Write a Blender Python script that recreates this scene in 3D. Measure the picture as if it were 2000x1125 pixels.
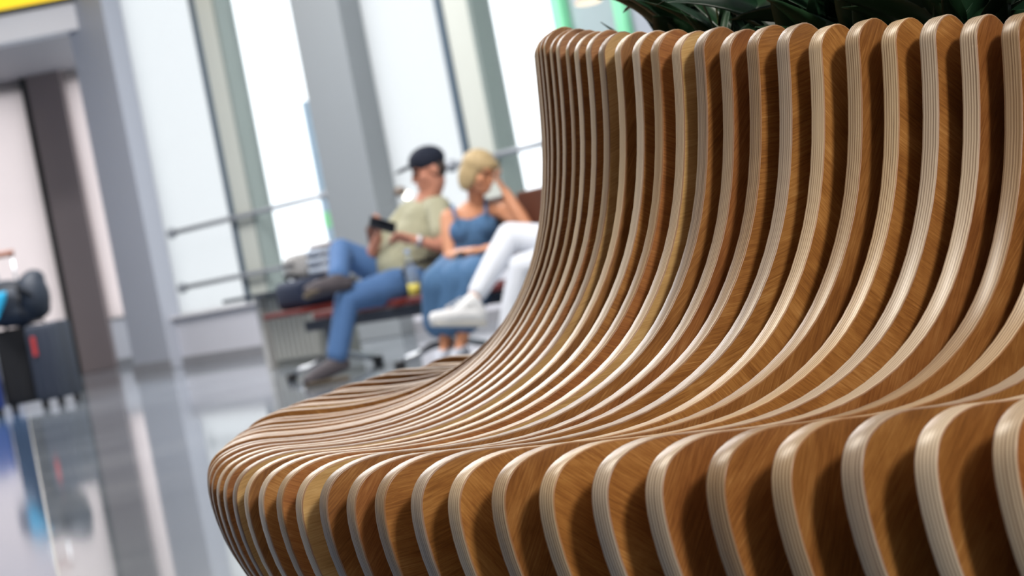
import bpy, bmesh, math, random
from mathutils import Vector, Matrix, Quaternion
random.seed(7)
C = bpy.context.scene.collection
for o in list(bpy.data.objects):
    bpy.data.objects.remove(o)

# ------------------------------------------------------------------ camera, sky, lights, exposure
H = 0.62                                             # eye height: the photographer crouches
sc = bpy.context.scene
cam = bpy.data.cameras.new('camera')
cam.sensor_width = 36.0
cam.lens = 86.4
cam.clip_start = 0.05
cam.clip_end = 500
cam.dof.use_dof = True
cam.dof.focus_distance = 2.50
cam.dof.aperture_fstop = 9.0
cam.dof.aperture_blades = 9
camo = bpy.data.objects.new('camera', cam)
C.objects.link(camo)
roll, pitch = math.radians(10.881), math.radians(-1.046)
Fv = Vector((0, math.cos(pitch), math.sin(pitch)))
R0 = Vector((1, 0, 0))
U0 = Vector((0, -math.sin(pitch), math.cos(pitch)))
Xc = R0 * math.cos(roll) - U0 * math.sin(roll)
Yc = R0 * math.sin(roll) + U0 * math.cos(roll)
M = Matrix((Xc, Yc, -Fv)).transposed().to_4x4()
M.translation = Vector((0, 0, H))
camo.matrix_world = M
sc.camera = camo

world = bpy.data.worlds.new('overcast_sky')
sc.world = world
world.use_nodes = True
wb = world.node_tree.nodes['Background']
wb.inputs[0].default_value = (0.90, 0.96, 1.0, 1)
wb.inputs[1].default_value = 2.0

def area(name, loc, rot, sx, sy, power, col):
    l = bpy.data.lights.new(name, 'AREA')
    l.shape = 'RECTANGLE'
    l.size, l.size_y = sx, sy
    l.energy = power
    l.color = col
    o = bpy.data.objects.new(name, l)
    o.location = loc
    o.rotation_euler = rot
    C.objects.link(o)
    return o
# ceiling light panels of the hall, warm white
# spot panel of the hall behind the photographer, the main light on the bench
kl = area('hall_lamp', (3.75, -5.1, 5.0), (0, 0, 0), 1.2, 0.9, 680, (1.0, 0.94, 0.85))
kl.rotation_euler = (Vector((0.2, 2.4, 0.6)) - Vector((3.75, -5.1, 5.0))).to_track_quat('-Z', 'Y').to_euler()
area('ceiling_lamp', (1.2, 3.0, 5.4), (0, 0, 0), 2.0, 1.2, 60, (1.0, 0.93, 0.84))
area('ceiling_lamp', (-2.2, 4.5, 5.4), (0, 0, 0), 2.4, 1.4, 300, (1.0, 0.92, 0.80))
area('ceiling_lamp', (-1.5, 12.0, 5.4), (0, 0, 0), 4.0, 1.4, 400, (1.0, 0.97, 0.95))
area('ceiling_lamp', (-4.0, 19.0, 5.4), (0, 0, 0), 4.0, 1.4, 760, (1.0, 0.98, 0.98))

vs = sc.view_settings
vs.view_transform = 'Standard'
vs.look = 'None'
vs.exposure = 0.0
vs.gamma = 1.0
vs.use_curve_mapping = False

# ------------------------------------------------------------------ materials
def srgb(r, g, b):
    f = lambda c: (c / 255 / 12.92) if c / 255 <= 0.04045 else ((c / 255 + 0.055) / 1.055) ** 2.4
    return (f(r), f(g), f(b), 1.0)
def mat(name, col, rough=0.5, metal=0.0, spec=0.5, noise=0.0, nscale=8.0, bump=0.0, bscale=60.0, coat=0.0, emit=None, estr=0.0,
        trans=0.0, alpha=1.0, ior=1.45, sheen=0.0):
    m = bpy.data.materials.new(name)
    m.use_nodes = True
    nt = m.node_tree
    b = nt.nodes['Principled BSDF']
    b.inputs['Base Color'].default_value = col
    b.inputs['Roughness'].default_value = rough
    b.inputs['Metallic'].default_value = metal
    b.inputs['Specular IOR Level'].default_value = spec
    b.inputs['Coat Weight'].default_value = coat
    b.inputs['Coat Roughness'].default_value = 0.15
    b.inputs['Transmission Weight'].default_value = trans
    b.inputs['IOR'].default_value = ior
    b.inputs['Alpha'].default_value = alpha
    b.inputs['Sheen Weight'].default_value = sheen
    if emit:
        b.inputs['Emission Color'].default_value = emit
        b.inputs['Emission Strength'].default_value = estr
    if noise or bump:
        tc = nt.nodes.new('ShaderNodeTexCoord')
        if noise:
            n = nt.nodes.new('ShaderNodeTexNoise')
            n.inputs['Scale'].default_value = nscale
            n.inputs['Detail'].default_value = 5
            nt.links.new(tc.outputs['Object'], n.inputs['Vector'])
            mr = nt.nodes.new('ShaderNodeMapRange')
            mr.inputs['To Min'].default_value = 1 - noise
            mr.inputs['To Max'].default_value = 1 + noise
            nt.links.new(n.outputs['Fac'], mr.inputs['Value'])
            mx = nt.nodes.new('ShaderNodeVectorMath')
            mx.operation = 'SCALE'
            mx.inputs[0].default_value = col[:3]
            nt.links.new(mr.outputs['Result'], mx.inputs['Scale'])
            nt.links.new(mx.outputs['Vector'], b.inputs['Base Color'])
        if bump:
            n2 = nt.nodes.new('ShaderNodeTexNoise')
            n2.inputs['Scale'].default_value = bscale
            n2.inputs['Detail'].default_value = 4
            nt.links.new(tc.outputs['Object'], n2.inputs['Vector'])
            bp = nt.nodes.new('ShaderNodeBump')
            bp.inputs['Strength'].default_value = bump
            bp.inputs['Distance'].default_value = 0.01
            nt.links.new(n2.outputs['Fac'], bp.inputs['Height'])
            nt.links.new(bp.outputs['Normal'], b.inputs['Normal'])
    return m

class NT:
    def __init__(s, m):
        s.nt = m.node_tree
    def node(s, t, **kw):
        n = s.nt.nodes.new(t)
        for k, v in kw.items():
            if k.startswith('_'):
                setattr(n, k[1:], v)
            else:
                n.inputs[k.replace('__', ' ')].default_value = v
        return n
    def link(s, a, b):
        s.nt.links.new(a, b)
    def math(s, op, a, b=None):
        n = s.nt.nodes.new('ShaderNodeMath')
        n.operation = op
        for k, v in enumerate((a, b)):
            if v is None:
                continue
            if isinstance(v, (int, float)):
                n.inputs[k].default_value = v
            else:
                s.nt.links.new(v, n.inputs[k])
        return n.outputs[0]
    def ramp(s, fac, stops):
        n = s.nt.nodes.new('ShaderNodeValToRGB')
        e = n.color_ramp.elements
        while len(e) < len(stops):
            e.new(0.5)
        for k, (p, c) in enumerate(stops):
            e[k].position = p
            e[k].color = c
        s.nt.links.new(fac, n.inputs[0])
        return n.outputs[0]
    def mix(s, fac, a, b, mode='MIX'):
        n = s.nt.nodes.new('ShaderNodeMix')
        n.data_type = 'RGBA'
        n.blend_type = mode
        for sock, v in ((n.inputs[0], fac), (n.inputs[6], a), (n.inputs[7], b)):
            if isinstance(v, (int, float)):
                sock.default_value = v
            elif isinstance(v, tuple):
                sock.default_value = v
            else:
                s.nt.links.new(v, sock)
        return n.outputs[2]

def veneer_material():
    """amber stained birch veneer: every rib gets its own grain direction and tone"""
    m = mat('stained_birch_veneer', (0.3, 0.13, 0.04, 1), 0.36, spec=0.5)
    g = NT(m)
    b = g.nt.nodes['Principled BSDF']
    tc = g.node('ShaderNodeTexCoord')
    oi = g.node('ShaderNodeObjectInfo')
    rnd = oi.outputs['Random']
    r2 = g.math('FRACT', g.math('MULTIPLY', rnd, 37.17))
    r3 = g.math('FRACT', g.math('MULTIPLY', rnd, 91.71))
    rot = g.node('ShaderNodeVectorRotate', _rotation_type='Y_AXIS')
    g.link(tc.outputs['Object'], rot.inputs['Vector'])
    g.link(g.math('MULTIPLY', g.math('SUBTRACT', r2, 0.5), 2.2), rot.inputs['Angle'])
    off = g.node('ShaderNodeVectorMath', _operation='ADD')
    g.link(rot.outputs[0], off.inputs[0])
    cmb = g.node('ShaderNodeCombineXYZ')
    g.link(g.math('MULTIPLY', rnd, 40.0), cmb.inputs[0])
    g.link(g.math('MULTIPLY', r3, 40.0), cmb.inputs[2])
    g.link(cmb.outputs[0], off.inputs[1])
    mp = g.node('ShaderNodeMapping')
    mp.inputs['Scale'].default_value = (9, 60, 190)
    g.link(off.outputs[0], mp.inputs['Vector'])
    fine = g.node('ShaderNodeTexNoise', Scale=3.0, Detail=7.0, Roughness=0.65, Distortion=0.6)
    g.link(mp.outputs[0], fine.inputs['Vector'])
    mp2 = g.node('ShaderNodeMapping')
    mp2.inputs['Scale'].default_value = (5, 10, 11)
    g.link(off.outputs[0], mp2.inputs['Vector'])
    fig = g.node('ShaderNodeTexNoise', Scale=1.6, Detail=4.0, Roughness=0.6, Distortion=1.2)
    g.link(mp2.outputs[0], fig.inputs['Vector'])
    v = g.math('ADD', g.math('MULTIPLY', fine.outputs['Fac'], 0.58), g.math('MULTIPLY', fig.outputs['Fac'], 0.42))
    amber = g.ramp(v, [(0.32, (0.125, 0.044, 0.011, 1)), (0.46, (0.225, 0.088, 0.021, 1)), (0.55, (0.300, 0.130, 0.034, 1)), (0.70, (0.43, 0.225, 0.075, 1))])
    pale = g.ramp(v, [(0.28, (0.25, 0.125, 0.038, 1)), (0.5, (0.46, 0.27, 0.10, 1)), (0.74, (0.64, 0.44, 0.21, 1))])
    pk = g.math('GREATER_THAN', r3, 0.91)
    col = g.mix(pk, amber, pale)
    hs = g.node('ShaderNodeHueSaturation')
    g.link(col, hs.inputs['Color'])
    g.link(g.math('ADD', g.math('MULTIPLY', r2, 0.35), 0.82), hs.inputs['Value'])
    g.link(g.math('ADD', g.math('MULTIPLY', r3, 0.012), 0.492), hs.inputs['Hue'])
    g.link(hs.outputs[0], b.inputs['Base Color'])
    bp = g.node('ShaderNodeBump', Strength=0.10, Distance=0.002)
    g.link(fine.outputs['Fac'], bp.inputs['Height'])
    g.link(bp.outputs[0], b.inputs['Normal'])
    return m

RT = 0.021                                           # rib thickness
def ply_material():
    """cut edge of the plywood: thirteen plies across the thickness, fine streaks along it"""
    m = mat('plywood_edge', (0.5, 0.4, 0.28, 1), 0.36, spec=0.42)
    g = NT(m)
    b = g.nt.nodes['Principled BSDF']
    tc = g.node('ShaderNodeTexCoord')
    oi = g.node('ShaderNodeObjectInfo')
    rnd = oi.outputs['Random']
    r2 = g.math('FRACT', g.math('MULTIPLY', rnd, 53.3))
    sp = g.node('ShaderNodeSeparateXYZ')
    g.link(tc.outputs['Object'], sp.inputs[0])
    t = g.math('ADD', g.math('DIVIDE', sp.outputs[1], RT), 0.5)
    ph = g.math('MULTIPLY', t, 13.0)
    tri = g.math('ABSOLUTE', g.math('SUBTRACT', g.math('FRACT', g.math('MULTIPLY', ph, 0.5)), 0.5))
    ply = g.math('MULTIPLY', tri, 2.0)               # 0..1 over two plies
    off = g.node('ShaderNodeVectorMath', _operation='ADD')
    g.link(tc.outputs['Object'], off.inputs[0])
    cmb = g.node('ShaderNodeCombineXYZ')
    g.link(g.math('MULTIPLY', rnd, 30.0), cmb.inputs[0])
    g.link(g.math('MULTIPLY', r2, 7.0), cmb.inputs[1])
    g.link(cmb.outputs[0], off.inputs[1])
    mp = g.node('ShaderNodeMapping')
    mp.inputs['Scale'].default_value = (2.5, 520, 2.5)
    g.link(off.outputs[0], mp.inputs['Vector'])
    st = g.node('ShaderNodeTexNoise', Scale=1.0, Detail=3.0, Roughness=0.6)
    g.link(mp.outputs[0], st.inputs['Vector'])
    mpb = g.node('ShaderNodeMapping')
    mpb.inputs['Scale'].default_value = (9, 60, 9)
    g.link(off.outputs[0], mpb.inputs['Vector'])
    bl = g.node('ShaderNodeTexNoise', Scale=1.0, Detail=3.0)
    g.link(mpb.outputs[0], bl.inputs['Vector'])
    g_amp = g.math('ADD', g.math('MULTIPLY', r2, 0.62), 0.25)
    v = g.math('ADD', g.math('MULTIPLY', ply, g_amp), g.math('ADD', g.math('MULTIPLY', st.outputs['Fac'], 0.75), g.math('MULTIPLY', bl.outputs['Fac'], 0.15)))
    c1 = g.ramp(v, [(0.32, (0.12, 0.062, 0.032, 1)), (0.55, (0.29, 0.188, 0.110, 1)), (0.75, (0.43, 0.305, 0.190, 1)), (1.0, (0.56, 0.43, 0.285, 1))])
    # glue dark gaps: rare short voids
    vd = g.math('GREATER_THAN', st.outputs['Fac'], 0.735)
    c2 = g.mix(g.math('MULTIPLY', vd, 0.7), c1, (0.06, 0.03, 0.02, 1))
    edge = g.math('GREATER_THAN', g.math('ABSOLUTE', g.math('SUBTRACT', t, 0.5)), 0.455)
    c3 = g.mix(g.math('MULTIPLY', edge, 0.65), c2, (0.30, 0.135, 0.06, 1))
    hs = g.node('ShaderNodeHueSaturation')
    g.link(c3, hs.inputs['Color'])
    g.link(g.math('ADD', g.math('MULTIPLY', r2, 0.22), 0.80), hs.inputs['Value'])
    g.link(g.math('ADD', g.math('MULTIPLY', rnd, 0.35), 0.75), hs.inputs['Saturation'])
    g.link(hs.outputs[0], b.inputs['Base Color'])
    return m

M_face, M_edge = veneer_material(), ply_material()
M_white = mat('white_paint', srgb(226, 224, 226), 0.55, noise=0.03, nscale=2)
M_apron = mat('pale_grey_paint', srgb(205, 205, 212), 0.5, noise=0.03, nscale=2)
M_col = mat('grey_column_cladding', srgb(170, 174, 184), 0.42, noise=0.02, nscale=1.5)
M_col2 = mat('grey_pillar_cladding', srgb(134, 139, 142), 0.45, noise=0.02, nscale=1.5)
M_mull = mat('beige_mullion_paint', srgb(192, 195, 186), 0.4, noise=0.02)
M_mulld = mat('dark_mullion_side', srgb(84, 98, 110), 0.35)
M_base = mat('grey_plinth', srgb(138, 138, 142), 0.4, noise=0.05)
M_post = mat('dark_bronze_post', srgb(116, 104, 104), 0.42, noise=0.04, nscale=2)
M_soffit = mat('grey_soffit', srgb(150, 146, 150), 0.6, noise=0.03)
M_pink = mat('backlit_panel_pink', srgb(228, 216, 214), 0.55, noise=0.02)
M_rail = mat('satin_rail', srgb(146, 150, 156), 0.4, 0.25)
M_steel = mat('brushed_steel', srgb(170, 174, 178), 0.28, 1.0, noise=0.05)
M_dsteel = mat('dark_grey_metal', srgb(70, 76, 86), 0.35, 0.6)
M_black = mat('black_plastic', srgb(22, 22, 25), 0.5)
M_yellow = mat('yellow_lit_sign', srgb(250, 214, 30), 0.5, emit=srgb(250, 208, 20), estr=0.75)
M_signframe = mat('sign_dark_frame', srgb(40, 42, 40), 0.5)
M_ceil = mat('ceiling_white', srgb(215, 214, 212), 0.7, noise=0.02)
M_apronout = mat('airfield_concrete', srgb(215, 218, 220), 0.8, noise=0.05, nscale=0.3)
M_green = mat('green_glow_frame', srgb(150, 230, 185), 0.35, emit=srgb(120, 225, 165), estr=0.22)  # frame paint with a faint glow added to its green
M_brown = mat('brown_leatherette_seat', srgb(100, 62, 48), 0.45, noise=0.06, bump=0.1, bscale=200)
M_red = mat('dark_red_seat_pad', srgb(108, 40, 36), 0.5, noise=0.06)
M_glasspane = mat('clear_glass', (1, 1, 1, 1), 0.0, trans=1.0, ior=1.01)

def frosted(name, col, k=0.75, clear=0.3):
    m = bpy.data.materials.new(name)
    m.use_nodes = True
    g = NT(m)
    nt = g.nt
    out = nt.nodes['Material Output']
    nt.nodes.remove(nt.nodes['Principled BSDF'])
    tr = g.node('ShaderNodeBsdfTranslucent', Color=col)
    df = g.node('ShaderNodeBsdfDiffuse', Color=col)
    tp = g.node('ShaderNodeBsdfTransparent', Color=(1, 1, 1, 1))
    mx = g.node('ShaderNodeMixShader', Fac=1 - k)
    g.link(tr.outputs[0], mx.inputs[1]); g.link(df.outputs[0], mx.inputs[2])
    m2 = g.node('ShaderNodeMixShader', Fac=clear)
    g.link(mx.outputs[0], m2.inputs[1]); g.link(tp.outputs[0], m2.inputs[2])
    g.link(m2.outputs[0], out.inputs[0])
    return m
M_frost = frosted('frosted_glass_film', (0.80, 0.795, 0.79, 1), 0.95, 0.03)
M_frostpink = frosted('frosted_pink_panel', srgb(246, 236, 234), 0.75, 0.06)

def floor_material():
    m = mat('polished_terrazzo', srgb(136, 143, 150), 0.13, spec=0.6)
    g = NT(m)
    b = g.nt.nodes['Principled BSDF']
    tc = g.node('ShaderNodeTexCoord')
    n = g.node('ShaderNodeTexNoise', Scale=160.0, Detail=4.0)
    g.link(tc.outputs['Object'], n.inputs['Vector'])
    n2 = g.node('ShaderNodeTexNoise', Scale=0.9, Detail=3.0)
    g.link(tc.outputs['Object'], n2.inputs['Vector'])
    v = g.math('ADD', g.math('MULTIPLY', n.outputs['Fac'], 0.6), g.math('MULTIPLY', n2.outputs['Fac'], 0.4))
    g.link(g.ramp(v, [(0.35, srgb(104, 112, 122)), (0.5, srgb(128, 136, 145)), (0.68, srgb(158, 163, 168))]), b.inputs['Base Color'])
    g.link(g.math('ADD', g.math('MULTIPLY', n2.outputs['Fac'], 0.05), 0.025), b.inputs['Roughness'])
    return m
M_floor = floor_material()
M_floor2 = mat('blue_grey_terrazzo', srgb(70, 96, 130), 0.07, spec=0.6, noise=0.12, nscale=120)
M_strip = mat('steel_joint_strip', srgb(120, 118, 114), 0.5)

# ------------------------------------------------------------------ mesh helpers
def put(name, bm, mats, parent=None, smooth=False, loc=None):
    me = bpy.data.meshes.new(name)
    bm.to_mesh(me)
    bm.free()
    for m in (mats if isinstance(mats, (list, tuple)) else [mats]):
        me.materials.append(m)
    if smooth:
        for p in me.polygons:
            p.use_smooth = True
    o = bpy.data.objects.new(name, me)
    C.objects.link(o)
    if parent:
        o.parent = parent
    if loc is not None:
        o.location = loc
    return o
def tag(o, label=None, cat=None, group=None, kind=None):
    if label: o['label'] = label
    if cat: o['category'] = cat
    if group: o['group'] = group
    if kind: o['kind'] = kind
    return o
def thing(name, loc, label, cat, group=None, rz=0.0):
    o = bpy.data.objects.new(name, None)
    o.empty_display_size = 0.1
    C.objects.link(o)
    o.location = loc
    o.rotation_euler = (0, 0, rz)
    return tag(o, label, cat, group)
def box(bm, x0, x1, y0, y1, z0, z1, bev=0.0, mi=0, seg=2):
    vs_ = [bm.verts.new((x, y, z)) for x in (x0, x1) for y in (y0, y1) for z in (z0, z1)]
    fs = []
    for q in ((0, 1, 3, 2), (4, 6, 7, 5), (0, 4, 5, 1), (2, 3, 7, 6), (0, 2, 6, 4), (1, 5, 7, 3)):
        f = bm.faces.new([vs_[k] for k in q])
        f.material_index = mi
        fs.append(f)
    if bev > 0:
        es = list({e for f in fs for e in f.edges})
        bmesh.ops.bevel(bm, geom=es, offset=bev, segments=seg, affect='EDGES', profile=0.5)
    return vs_
def B(*a, **k):
    bm = bmesh.new()
    box(bm, *a, **k)
    return bm
def tube(bm, pts, r, n=10, mi=0, cap=True):
    pts = [Vector(p) for p in pts]
    rs = r if isinstance(r, (list, tuple)) else [r] * len(pts)
    rings = []
    up = Vector((0, 0, 1))
    for k, p in enumerate(pts):
        d = (pts[min(k + 1, len(pts) - 1)] - pts[max(k - 1, 0)]).normalized()
        a = d.cross(up)
        if a.length < 0.05:
            a = d.cross(Vector((1, 0, 0)))
        a.normalize()
        b = d.cross(a)
        rings.append([bm.verts.new(p + (a * math.cos(2 * math.pi * j / n) + b * math.sin(2 * math.pi * j / n)) * rs[k]) for j in range(n)])
    for A, Bq in zip(rings, rings[1:]):
        for j in range(n):
            f = bm.faces.new((A[j], A[(j + 1) % n], Bq[(j + 1) % n], Bq[j]))
            f.material_index = mi
    if cap:
        for q in (rings[0][::-1], rings[-1]):
            f = bm.faces.new(q)
            f.material_index = mi
def ell(bm, c, ax, r, seg=14, mi=0):
    """ellipsoid with axes ax (3 unit vectors) and radii r"""
    m = Matrix((ax[0] * r[0], ax[1] * r[1], ax[2] * r[2])).transposed().to_4x4()
    m.translation = Vector(c)
    res = bmesh.ops.create_uvsphere(bm, u_segments=seg, v_segments=max(6, seg * 2 // 3), radius=1.0, matrix=m)
    if mi:
        for v in res['verts']:
            for f in v.link_faces:
                f.material_index = mi
AX = (Vector((1, 0, 0)), Vector((0, 1, 0)), Vector((0, 0, 1)))
def ball(bm, c, r, seg=12):
    ell(bm, c, AX, (r, r, r), seg)
def fix(bm):
    bmesh.ops.recalc_face_normals(bm, faces=bm.faces[:])
    return bm

# ------------------------------------------------------------------ setting: floor, facade, shop front, ceiling
EW = Vector((0.558, -0.830, 0.0)).normalized()       # along the window wall, to the right and nearer
NW = Vector((-0.830, -0.558, 0.0)).normalized()      # out of the wall into the hall
OW = Vector((-3.95, 26.0, 0.0))
WM = Matrix((EW, NW, Vector((0, 0, 1)))).transposed().to_4x4()
WM.translation = OW
def wallbox(name, s0, s1, t0, t1, z0, z1, m, bev=0.0, kind='structure', parent=None):
    o = put(name, fix(B(s0, s1, t0, t1, z0, z1, bev=bev)), m, parent)
    if parent is None:
        o.matrix_world = WM
        if kind: o['kind'] = kind
    return o

# hall floor in two colours with a metal joint strip between them
jd = Vector((-0.199, 0.980, 0)).normalized()
j0 = Vector((-1.31, 6.43, 0))
jA, jB = j0 - jd * 17.0, j0 + jd * 25.6
bm = bmesh.new()
fR = OW + EW * 30.0
vv = [bm.verts.new(p) for p in ((jA.x, jA.y, 0), (16, -10, 0), (fR.x, fR.y, 0), (OW.x, OW.y, 0), (-3.9, 31.5, 0), (jB.x, 31.5, 0))]
bm.faces.new(vv)
r = bmesh.ops.extrude_face_region(bm, geom=bm.faces[:])
for q in r['geom']:
    if isinstance(q, bmesh.types.BMVert): q.co.z -= 0.2
o = put('floor', fix(bm), M_floor); o['kind'] = 'structure'
bm = bmesh.new()
vv = [bm.verts.new(p) for p in ((jA.x, jA.y, 0), (jB.x, 31.5, 0), (-16, 31.5, 0), (-16, -10, 0))]
bm.faces.new(vv)
r = bmesh.ops.extrude_face_region(bm, geom=bm.faces[:])
for q in r['geom']:
    if isinstance(q, bmesh.types.BMVert): q.co.z -= 0.2
o = put('floor', fix(bm), M_floor2); o['kind'] = 'structure'
bm = bmesh.new()
sd = Vector((jd.y, -jd.x, 0)) * 0.004
q = [bm.verts.new(p) for p in (jA + sd + Vector((0, 0, .001)), jA - sd + Vector((0, 0, .001)), jB - sd + Vector((0, 0, .001)), jB + sd + Vector((0, 0, .001)))]
bm.faces.new(q)
o = put('trim_1', fix(bm), M_strip); o['kind'] = 'structure'

# ceiling over the hall
o = put('wall_side', fix(B(-13.2, -13.0, -9.0, 31.6, 0.0, 5.5)), mat('hall_grey_wall', srgb(150, 152, 158), 0.6)); o['kind'] = 'structure'
o = put('wall_back', fix(B(-13.0, 16.0, -9.2, -9.0, 0.0, 5.5)), M_apron); o['kind'] = 'structure'
bm = bmesh.new()
fR = OW + EW * 30.0
bm.faces.new([bm.verts.new(p) for p in ((-13, -9, 5.5), (16, -9, 5.5), (fR.x, fR.y, 5.5), (OW.x, OW.y, 5.5), (-4.65, 31.9, 5.5), (-13, 31.9, 5.5))])
r = bmesh.ops.extrude_face_region(bm, geom=bm.faces[:])
for q in r['geom']:
    if isinstance(q, bmesh.types.BMVert): q.co.z += 0.2
o = put('ceiling', fix(bm), M_ceil); o['kind'] = 'structure'

# apron wall under the windows, sill, plinth
wallbox('wall_window', 0.86, 9.3, -0.15, 0.0, 0.0, 0.50, M_apron)
wallbox('trim_2', 0.86, 8.40, -0.15, 0.06, 0.50, 0.53, M_white, bev=0.006)
wallbox('baseboard_window', 0.86, 30.0, 0.0, 0.015, 0.0, 0.10, M_base)
wallbox('trim_3', -0.02, 0.88, -0.25, 0.14, 0.0, 5.5, M_col, bev=0.01)
wallbox('baseboard_column', -0.03, 0.89, 0.14, 0.155, 0.0, 0.10, M_base)
wallbox('trim_4', 4.66, 5.48, -0.25, 0.16, 0.0, 5.5, M_col2, bev=0.01)
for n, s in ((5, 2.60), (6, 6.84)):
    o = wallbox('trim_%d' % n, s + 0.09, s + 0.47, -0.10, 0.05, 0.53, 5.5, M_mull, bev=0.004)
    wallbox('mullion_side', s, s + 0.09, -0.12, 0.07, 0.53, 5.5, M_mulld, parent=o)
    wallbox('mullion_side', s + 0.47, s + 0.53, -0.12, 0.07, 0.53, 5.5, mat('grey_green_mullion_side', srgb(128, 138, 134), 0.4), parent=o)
for n, (s0, s1, m) in enumerate(((0.88, 2.60, M_frost), (3.13, 4.66, M_glasspane), (5.48, 6.84, M_frost), (7.37, 8.40, M_glasspane))):
    wallbox('window_%d' % (n + 1), s0, s1, -0.075, -0.065, 0.53, 5.5, m)
# wall beyond the green framed opening
wallbox('wall_right', 9.30, 30.0, -0.2, 0.0, 0.0, 5.5, mat('blue_grey_wall', srgb(176, 182, 192), 0.5))
wallbox('wall_upper', 8.40, 9.30, -0.2, -0.02, 3.3, 5.5, mat('blue_grey_wall_upper', srgb(176, 182, 192), 0.5))
# green framed doorway with hazy glass
dw = bpy.data.objects.new('door_1', None); C.objects.link(dw); dw.matrix_world = WM; dw['kind'] = 'structure'
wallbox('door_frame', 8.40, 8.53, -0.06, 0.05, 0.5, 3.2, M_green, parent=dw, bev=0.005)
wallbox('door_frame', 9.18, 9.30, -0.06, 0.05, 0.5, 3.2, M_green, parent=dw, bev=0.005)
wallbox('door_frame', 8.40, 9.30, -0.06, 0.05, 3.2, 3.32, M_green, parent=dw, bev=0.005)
wallbox('door_glass', 8.53, 9.18, -0.03, -0.02, 0.5, 3.2, mat('hazy_door_glass', srgb(176, 192, 194), 0.15, spec=0.6), parent=dw)
# warm round lamp seen in the doorway
dl = thing('ceiling_downlight', OW + EW * 9.50 + NW * 0.5 + Vector((0, 0, 2.225)), 'round warm white lamp glowing in front of green framed doorway', 'lamp')
bm = bmesh.new(); ell(bm, (0, 0, 0), AX, (0.10, 0.10, 0.022), 20)
put('lamp_lens', bm, mat('warm_lamp_lens', srgb(255, 236, 210), 0.4, emit=srgb(255, 226, 190), estr=1.1), dl, True)
bm = bmesh.new(); tube(bm, [(0, 0, 0.012), (0, 0, 0.06)], [0.115, 0.10], 20)
put('glow_housing', fix(bm), M_white, dl, True)
bm = bmesh.new(); tube(bm, [(0, 0, 0.06), (0, 0, 3.27)], 0.008, 8)
put('lamp_rod', fix(bm), M_white, dl, True)

# guard rails across the bays
def guard_rail(s0, s1, zs, t, label):
    g = thing('guard_rail', OW + EW * s0 + NW * t, label, 'railing', rz=math.atan2(EW.y, EW.x))
    for z in zs:
        bm = bmesh.new()
        tube(bm, [(0, 0, z), (s1 - s0, 0, z)], 0.025, 10)
        put('rail_bar', fix(bm), M_rail, g, True)
        for s in (0, s1 - s0):
            bm = bmesh.new(); ball(bm, (s, 0, z), 0.055, 14)
            k = put('end_knob', bm, M_rail, g, True)
        for s in (0.02, s1 - s0 - 0.02):
            bm = bmesh.new(); tube(bm, [(s, 0, z), (s, t + 0.06, z)], 0.012, 8)
            put('rail_bracket', fix(bm), M_rail, g, True)
guard_rail(1.42, 4.63, (1.355, 0.795), 0.12, 'steel guard rail with two bars across the left window bay')
guard_rail(6.72, 8.36, (1.335, 0.795), 0.12, 'steel guard rail behind the seated people right of the pillar')

# shop front on the left: recessed panels, dark post, soffit, fascia
def sbox(name, *a, m=None, bev=0.0, parent=None):
    o = put(name, fix(B(*a, bev=bev)), m, parent)
    if parent is None: o['kind'] = 'structure'
    return o
sbox('wall_left', -12.0, -5.57, 31.5, 31.55, 0.62, 4.0, m=M_frostpink)
sbox('wall_left', -5.15, -4.65, 31.5, 31.55, 0.62, 4.0, m=M_frostpink)
sbox('wall_left', -12.0, -5.57, 31.46, 31.6, 0.0, 0.60, m=M_apron)
sbox('wall_left', -5.15, -4.65, 31.46, 31.6, 0.0, 0.60, m=M_apron)
sbox('trim_7', -12.0, -4.65, 31.44, 31.6, 0.60, 0.63, m=M_base)
sbox('baseboard_left', -12.0, -4.65, 31.43, 31.46, 0.0, 0.10, m=M_base)
sbox('trim_8', -5.57, -5.13, 31.25, 31.7, 0.0, 4.0, m=M_post, bev=0.01)
sbox('trim_9', -5.66, -5.57, 31.35, 31.7, 0.0, 4.0, m=M_signframe)
sbox('ceiling_soffit', -12.0, -3.80, 26.0, 31.9, 3.85, 3.95, m=M_soffit)
sbox('trim_10', -12.0, -3.62, 25.72, 26.05, 3.66, 3.95, m=M_white, bev=0.01)
sbox('wall_soffit', -12.0, -4.65, 31.55, 31.9, 3.7, 5.5, m=M_soffit)
sg = thing('lit_sign', (-7.8, 25.7, 3.95), 'yellow lit sign box with dark frame above white fascia', 'sign')
put('sign_face', fix(B(-4.2, 4.10, -0.06, 0.0, 0.05, 1.2)), M_yellow, sg)
put('sign_frame', fix(B(-4.25, 4.16, -0.04, 0.22, 0.0, 1.25, bev=0.01)), M_signframe, sg)

# outside: airfield ground
o = put('ground', fix(B(-80, 80, 12, 200, -1.0, -0.8)), M_apronout); o['kind'] = 'structure'
for vtx in o.data.vertices:
    pass
op = thing('outdoor_post', (-1.86, 28.2, -0.8), 'blue grey post outside the clear window, green band near its foot', 'post')
put('post_body', fix(B(-0.10, 0.10, -0.12, 0.12, 0.0, 3.45, bev=0.01)), mat('blue_grey_post', srgb(168, 188, 204), 0.5), op)
put('green_band', fix(B(-0.105, 0.105, -0.125, 0.125, 1.98, 2.16)), mat('green_band_paint', srgb(150, 225, 165), 0.5), op)

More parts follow.
